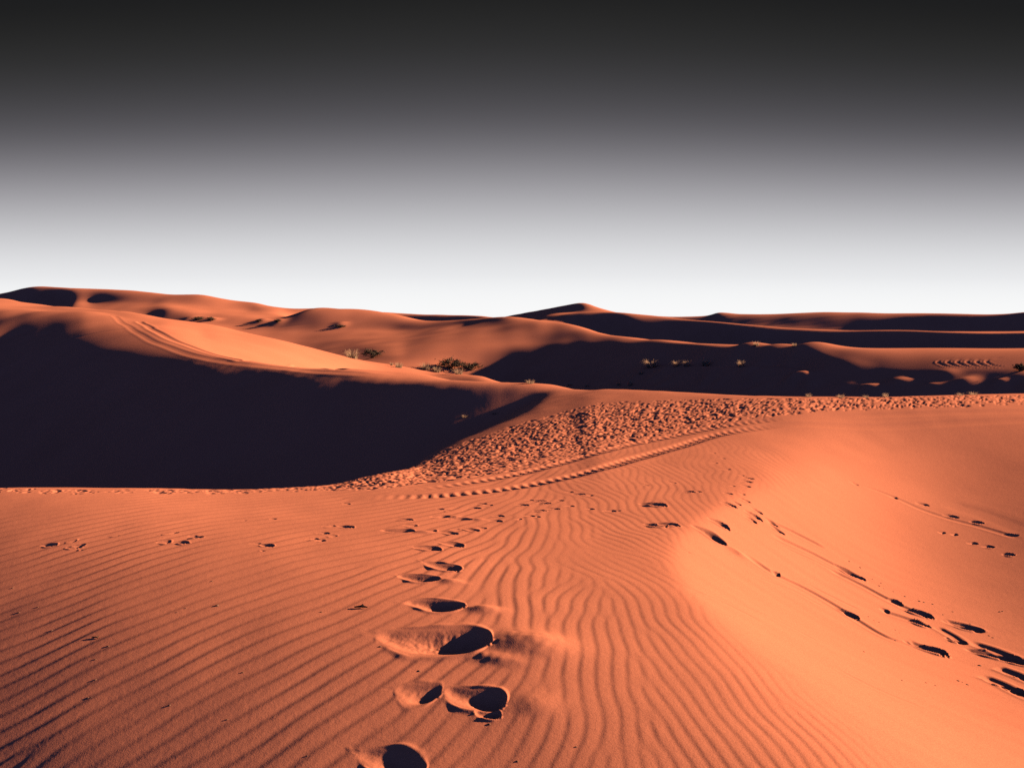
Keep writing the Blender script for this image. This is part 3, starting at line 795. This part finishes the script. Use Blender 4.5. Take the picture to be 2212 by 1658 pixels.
s1 = split_rows(0.55 * KY[2] + 0.45 * KY[3])         # foot of the near plateau
s2 = split_rows(0.8 * KY[7] + 0.2 * KY[8])
s3 = split_rows(0.7 * KY[12] + 0.3 * KY[13])
rows = np.arange(NY - 1)[:, None]
lab = ((rows >= s1[None, :-1]).astype(int) + (rows >= s2[None, :-1]) + (rows >= s3[None, :-1]))
idx = np.arange(NY * NU).reshape(NY, NU)
quads = np.stack([idx[:-1, :-1], idx[:-1, 1:], idx[1:, 1:], idx[1:, :-1]], -1)
VV = np.stack([X2, Y2, ZZ], -1).reshape(-1, 3)


def piece(name, sel, label, cat):
    q = quads[sel]
    used, inv = np.unique(q.ravel(), return_inverse=True)
    me = new_mesh(name, VV[used], inv.reshape(-1, 4), SAND)
    o = bpy.data.objects.new(name, me)
    COL.objects.link(o)
    return tag(o, label, cat, kind='structure')


# near sheet carries on behind the viewer and to the sides
near = quads[lab == 0]
used, inv = np.unique(near.ravel(), return_inverse=True)
nv = VV[used]
nf = inv.reshape(-1, 4)
row0 = np.searchsorted(used, idx[0])
k0 = len(nv)
back_pts = []
for yb, sx in ((0.0, 8), (-6, 14), (-60, 60)):
    back_pts.append(np.stack([np.linspace(-sx, sx, NU), np.full(NU, yb), np.full(NU, nv[row0, 2].mean() - (.03 if yb < 0 else 0))], -1))
bp_ = np.concatenate(back_pts)
nv = np.concatenate([nv, bp_])
lay = [row0] + [k0 + i * NU + np.arange(NU) for i in range(3)]
ex = []
for a, b in zip(lay[:-1], lay[1:]):
    ex.append(np.stack([b[:-1], b[1:], a[1:], a[:-1]], -1))
nf = np.concatenate([nf] + ex)
o = bpy.data.objects.new("sand_ground", new_mesh("sand_ground", nv, nf, SAND))
COL.objects.link(o)
tag(o, "rippled orange sand of the near dune crossed by footprints and tyre tracks", "sand", kind='structure')
piece("sand_dune", lab == 1, "big dune on the left with one slope in deep shadow and one bright crest", "dune")
piece("sand_dune", lab == 2, "low middle dune with dark lee face and tufts of dry grass", "dune")
piece("sand_hill", lab == 3, "far dunes along the skyline with a small pointed peak", "hills")

# ------------------------------------------------------------------ plants and debris
VROW = VH + (EYE - ZZ) * FPX / Y2


def blades(n, h, spread, w, rng, lean=.5):
    vs, fs = [], []
    for _ in range(n):
        a = rng.uniform(0, 2 * math.pi)
        r = spread * .25 * math.sqrt(rng.uniform(0, 1))
        bx_, by_ = r * math.cos(a), r * math.sin(a)
        hh_ = h * rng.uniform(.45, 1.05)
        out = lean * rng.uniform(.2, 1.1) * h
        a += rng.normal(0, .5)
        ww = w * rng.uniform(.6, 1.3)
        sx, sy = -math.sin(a) * ww, math.cos(a) * ww
        base = len(vs)
        for t in (0, .4, .75, 1.0):
            o_ = out * t**1.7
            z = hh_ * (t - .22 * t * t * min(1, out / hh_))
            k = (1 - .85 * t)
            cx_, cy_ = bx_ + o_ * math.cos(a), by_ + o_ * math.sin(a)
            vs += [(cx_ - sx * k, cy_ - sy * k, z - .03), (cx_ + sx * k, cy_ + sy * k, z - .03)]
        for q in range(3):
            b0 = base + 2 * q
            fs.append((b0, b0 + 1, b0 + 3, b0 + 2))
    return np.array(vs), np.array(fs)


TUFTS = []
for s in range(4):
    rng = np.random.default_rng(50 + s)
    v_, f_ = blades(150, 1.0, 1.3, .02, rng, lean=(.45, .7, .55, .35)[s])
    TUFTS.append(new_mesh("grass_tuft", v_, f_, STRAW, False))


def tuft(u, v, hp, label, mesh=None, wide=1.0, group="dry grass tufts among the dunes"):
    """u, v: foot of the tuft; hp: its height in 2212-frame px"""
    x, y, z = on_ground(u, v)
    o = bpy.data.objects.new("grass_tuft", TUFTS[int(u * 7 + v) % 4])
    COL.objects.link(o)
    s = hp / FPX * y
    o.location = (x, y, z - .02)
    o.scale = (s * wide, s * wide, s)
    o.rotation_euler = (0, 0, (u * .37) % 6.28)
    return tag(o, label, "grass tuft", group)


tuft(760, 774, 24, "pale grass tuft at the end of the bright dune crest, left of the dark bush", wide=1.5)
tuft(862, 794, 15, "small pale tuft halfway down between the two dark bushes", wide=1.3)
tuft(846, 789, 9, "tiny pale sprig left of the small tuft between the dark bushes")
tuft(920, 797, 18, "pinkish dry tuft just left of the larger dark bush", wide=1.3)
tuft(944, 803, 14, "low straw tuft at the foot of the larger dark bush", wide=1.6)
tuft(991, 808, 16, "straw tuft on the ridge right of the larger dark bush", wide=1.4)
tuft(1146, 828, 12, "single tuft poking over the middle of the shaded ridge", wide=1.6)
tuft(1231, 832, 7, "tiny tuft on the ridge line where the trampled sand begins", wide=1.6)
tuft(1268, 835, 7, "tiny tuft on the ridge line above the trampled sand", wide=1.6)
tuft(1337, 832, 10, "left tuft of the small pale pair in the shaded hollow")
tuft(1361, 832, 13, "right tuft of the small pale pair in the shaded hollow")
tuft(1385, 807, 7, "faint tuft below the glowing tuft in the dark flat", wide=1.8)
tuft(1407, 792, 19, "glowing tuft standing alone in the dark flat, widest of its row", wide=1.7)
tuft(1461, 790, 14, "left tuft of the close pair in the dark flat", wide=1.2)
tuft(1485, 790, 14, "right tuft of the close pair in the dark flat", wide=1.2)
tuft(1525, 790, 20, "round upright tuft right of the close pair in the dark flat", wide=1.0)
tuft(1601, 791, 16, "loose tuft at the left end of the thin lit sand strip", wide=1.1)
tuft(1634, 746, 11, "left tuft on the far lit crest above the dark slope", wide=1.5)
tuft(1716, 747, 8, "right tuft on the far lit crest above the dark slope", wide=1.6)
tuft(1747, 857, 12, "tuft at the left end of the near edge beside the dark flat")
tuft(1817, 858, 11, "spiky tuft behind the middle of the trampled edge", wide=1.4)
tuft(1870, 858, 9, "small spiky tuft right of the middle of the trampled edge", wide=1.4)
tuft(1913, 857, 13, "tall thin tuft on the trampled edge left of the twin tufts", wide=1.0)
tuft(2075, 853, 9, "left of the twin tufts over the right end of the trampled edge", wide=1.8)
tuft(2103, 852, 11, "right of the twin tufts over the right end of the trampled edge", wide=1.6)
tuft(1004, 899, 6, "tiny pale tuft in the big dune's shadow, the left one", wide=2.6)
tuft(1070, 892, 5, "tiny pale tuft in the big dune's shadow, the right one", wide=2.6)


def tube(vs, fs, p0, p1, r0, r1, k=4):
    p0, p1 = np.array(p0, float), np.array(p1, float)
    d_ = p1 - p0
    d_ /= np.linalg.norm(d_) + 1e-9
    a = np.cross(d_, (0.3, .2, .9))
    a /= np.linalg.norm(a) + 1e-9
    b = np.cross(d_, a)
    base = len(vs)
    for p, r in ((p0, r0), (p1, r1)):
        for i in range(k):
            t = 2 * math.pi * i / k
            vs.append(tuple(p + r * (a * math.cos(t) + b * math.sin(t))))
    for i in range(k):
        j = (i + 1) % k
        fs.append((base + i, base + j, base + k + j, base + k + i))


def shrub(u, v, wpx, hpx, label, seed, n=30, leaves=800):
    x, y, z = on_ground(u, v)
    w, h = wpx / FPX * y, hpx / FPX * y
    root = bpy.data.objects.new("desert_shrub", None)
    COL.objects.link(root)
    root.location = (x, y, z)
    tag(root, label, "shrub", "dark shrubs among the dunes")
    rng = np.random.default_rng(seed)
    vs, fs, tips = [], [], []
    for _ in range(n):
        a = rng.uniform(0, 2 * math.pi)
        r = math.sqrt(rng.uniform(0, 1))
        tip = np.array([r * w * .5 * math.cos(a), r * w * .35 * math.sin(a), h * math.sqrt(max(.05, 1 - r * r * .8)) * rng.uniform(.75, 1.1)])
        mid = tip * np.array([.4, .4, .55]) + rng.normal(0, .04 * w, 3) * (1, 1, .4)
        tube(vs, fs, (rng.normal(0, .04 * w), rng.normal(0, .04 * w), -.08), mid, .022, .014)
        tube(vs, fs, mid, tip, .014, .005)
        tips.append((mid, tip))
        for _ in range(3):
            t = rng.uniform(.2, .9)
            q = mid + (tip - mid) * t
            e = q + rng.normal(0, .09 * w, 3) * (1, 1, .6) + (0, 0, .05 * h)
            tube(vs, fs, q, e, .008, .003)
            tips.append((q, e))
    b = bpy.data.objects.new("branches", new_mesh("branches", vs, fs, TWIG, True))
    COL.objects.link(b)
    b.parent = root
    lv, lf = [], []
    for _ in range(leaves):
        m_, t_ = tips[rng.integers(len(tips))]
        p = m_ + (t_ - m_) * rng.uniform(.1, 1.0) + rng.normal(0, .035 * w, 3) * (1, 1, .6)
        p[2] = max(p[2], .02)
        s = rng.uniform(.025, .05) * (w / 1.6 + .4)
        a1 = rng.normal(0, 1, 3)
        a1 /= np.linalg.norm(a1)
        a2 = np.cross(a1, rng.normal(0, 1, 3))
        a2 /= np.linalg.norm(a2) + 1e-9
        k = len(lv)
        lv += [tuple(p - a1 * s), tuple(p + a2 * s * .4), tuple(p + a1 * s), tuple(p - a2 * s * .4)]
        lf.append((k, k + 1, k + 2, k + 3))
    l = bpy.data.objects.new("foliage", new_mesh("foliage", lv, lf, LEAF, False))
    COL.objects.link(l)
    l.parent = root
    return root


shrub(806, 772, 56, 20, "dark low bush behind the end of the bright dune crest", 1)
shrub(972, 796, 66, 22, "largest dark bush, sprawling in the dip between the lit dunes", 2, leaves=1300)
shrub(1018, 798, 50, 16, "dark bush adjoining the right side of the largest bush", 3)
shrub(2206, 801, 40, 16, "round dark shrub at the edge of the bright patch on the far right", 4)
shrub(428, 691, 30, 6, "flat scrub patch on the hill beneath the dark left summit, nearest the crest", 5, leaves=700)
shrub(455, 692, 26, 7, "scrub clump right of the flat scrub patch beneath the left summit", 6, leaves=700)
shrub(560, 695, 16, 6, "small round scrub on the far slope, left of a pair", 7, leaves=500)
shrub(600, 696, 20, 7, "small round scrub on the far slope, right of a pair", 8, leaves=500)
shrub(735, 706, 30, 4, "thin low scrub on the far slope above the pale bowl", 9, leaves=500)


def pebble_mesh(seed):
    rng = np.random.default_rng(seed)
    vs, fs = [], []
    nl, nm = 6, 9
    for i in range(nl + 1):
        t = math.pi * i / nl
        for j in range(nm):
            p = 2 * math.pi * j / nm
            r = 1 + .22 * rng.normal() * (0 < i < nl)
            vs.append((r * math.sin(t) * math.cos(p), .75 * r * math.sin(t) * math.sin(p), .55 * math.cos(t)))
    for i in range(nl):
        for j in range(nm):
            k = (j + 1) % nm
            fs.append((i * nm + j, (i + 1) * nm + j, (i + 1) * nm + k, i * nm + k))
    return new_mesh("pebble", vs, fs, STONE, True)


PEB = [pebble_mesh(s) for s in range(5)]


def pebble(u, v, wpx, label, group):
    x, y, z = on_ground(u, v)
    o = bpy.data.objects.new("pebble", PEB[int(u + v) % 5])
    COL.objects.link(o)
    s = wpx * .38 / FPX * y
    o.location = (x, y, z - s * .02)
    o.scale = (s, s, s * .8)
    o.rotation_euler = (0, 0, (u * 1.3) % 6.28)
    return tag(o, label, "pebble", group)


k4 = .3897
for (a, b, w) in [(105, 797, 9), (210, 766, 7), (288, 896, 8), (600, 983, 9), (530, 1055, 7), (530, 1168, 8), (487, 1268, 7), (507, 1266, 6),
                  (1345, 1128, 8), (1780, 793, 7), (980, 795, 5), (1030, 772, 5), (70, 660, 7), (1175, 623, 7), (1260, 1388, 7), (940, 1310, 9)]:
    pebble(a * k4, 1012 + b * k4, w, "tiny dark pebble scattered on the rippled sand left of the footprints", "pebbles on the rippled sand left of the trail")
pebble(1205 * k4, 1012 + 757 * k4, 13, "biggest pebble on the left rippled sand, half buried", "pebbles on the rippled sand left of the trail")
for (a, b, w) in [(660, 1120, 9), (445, 985, 9), (120, 793, 6), (40, 1590, 6)]:
    pebble(647.8 + a * k4, 1012 + b * k4, w, "tiny dark pebble beside the nearest footprints, on their left", "pebbles beside the nearest footprints")
pebble(647.8 + 1050 * k4, 1012 + 1415 * k4, 11, "round pebble at the lower tip of the double footprint", "pebbles beside the nearest footprints")
pebble(647.8 + 965 * k4, 1012 + 1355 * k4, 7, "dark chip on the lit rim of the double footprint", "pebbles beside the nearest footprints")
pebble(647.8 + 1530 * k4, 1012 + 1540 * k4, 8, "dark pebble on the vertical ripples near the lower edge, right of the trail", "pebbles beside the nearest footprints")
pebble(647.8 + 1205 * k4, 1012 + 1620 * k4, 9, "pale-tipped pebble close to the lower edge below the double footprint", "pebbles beside the nearest footprints")
k6 = .4143
for (a, b, w) in [(1357, 515, 7), (1465, 595, 6), (1455, 610, 7), (1590, 665, 6), (1665, 690, 7), (1690, 695, 6), (1735, 705, 6), (1480, 625, 5),
                  (1420, 575, 5), (1530, 640, 5), (1300, 483, 7), (1980, 1025, 10), (1868, 1105, 9), (1915, 1125, 9), (1890, 1112, 6), (1575, 1102, 6),
                  (2085, 745, 7), (2100, 742, 5), (1400, 770, 6), (1430, 790, 5), (1455, 800, 6), (1540, 840, 6), (1560, 855, 5), (1540, 895, 6),
                  (1377, 953, 6), (2050, 880, 6), (2030, 870, 6), (1930, 808, 6), (1790, 760, 5), (1840, 745, 5), (1700, 1115, 6), (1750, 1130, 6)]:
    pebble(1295.5 + a * k6, 1012 + b * k6, w, "small crumb of packed sand lying beside the slide marks on the smooth slope", "sand crumbs beside the slide marks")

# a curled scrap of dead wood on the ripples
rng = np.random.default_rng(5)
vs, fs = [], []
tube(vs, fs, (-.045, .004, .004), (0, 0, .010), .004, .008, 6)
tube(vs, fs, (0, 0, .010), (.032, -.004, .006), .008, .003, 6)
tube(vs, fs, (-.004, 0, .006), (.006, .006, .018), .009, .006, 6)
x, y, z = on_ground(782, 1313)
o = bpy.data.objects.new("dead_twig", new_mesh("dead_twig", vs, fs, plain_material("charred_wood", (.02, .014, .014), (.05, .03, .028), 60)))
COL.objects.link(o)
o.location = (x, y, z + .002)
tag(o, "short dark forked twig lying on the ripples left of the footprint trail", "twig")
x, y, z = on_ground(206, 1377)
vs, fs = [], []
tube(vs, fs, (-.022, .004, .002), (.006, -.002, .004), .003, .004, 5)
tube(vs, fs, (.006, -.002, .004), (.022, -.010, .001), .004, .002, 5)
tube(vs, fs, (.003, 0, .003), (.013, .009, .006), .003, .002, 5)
o = bpy.data.objects.new("dead_twig", new_mesh("dead_twig", vs, fs, TWIG))
COL.objects.link(o)
o.location = (x, y, z + .002)
tag(o, "small pale crooked twig on the far left ripples near the lower corner", "twig")
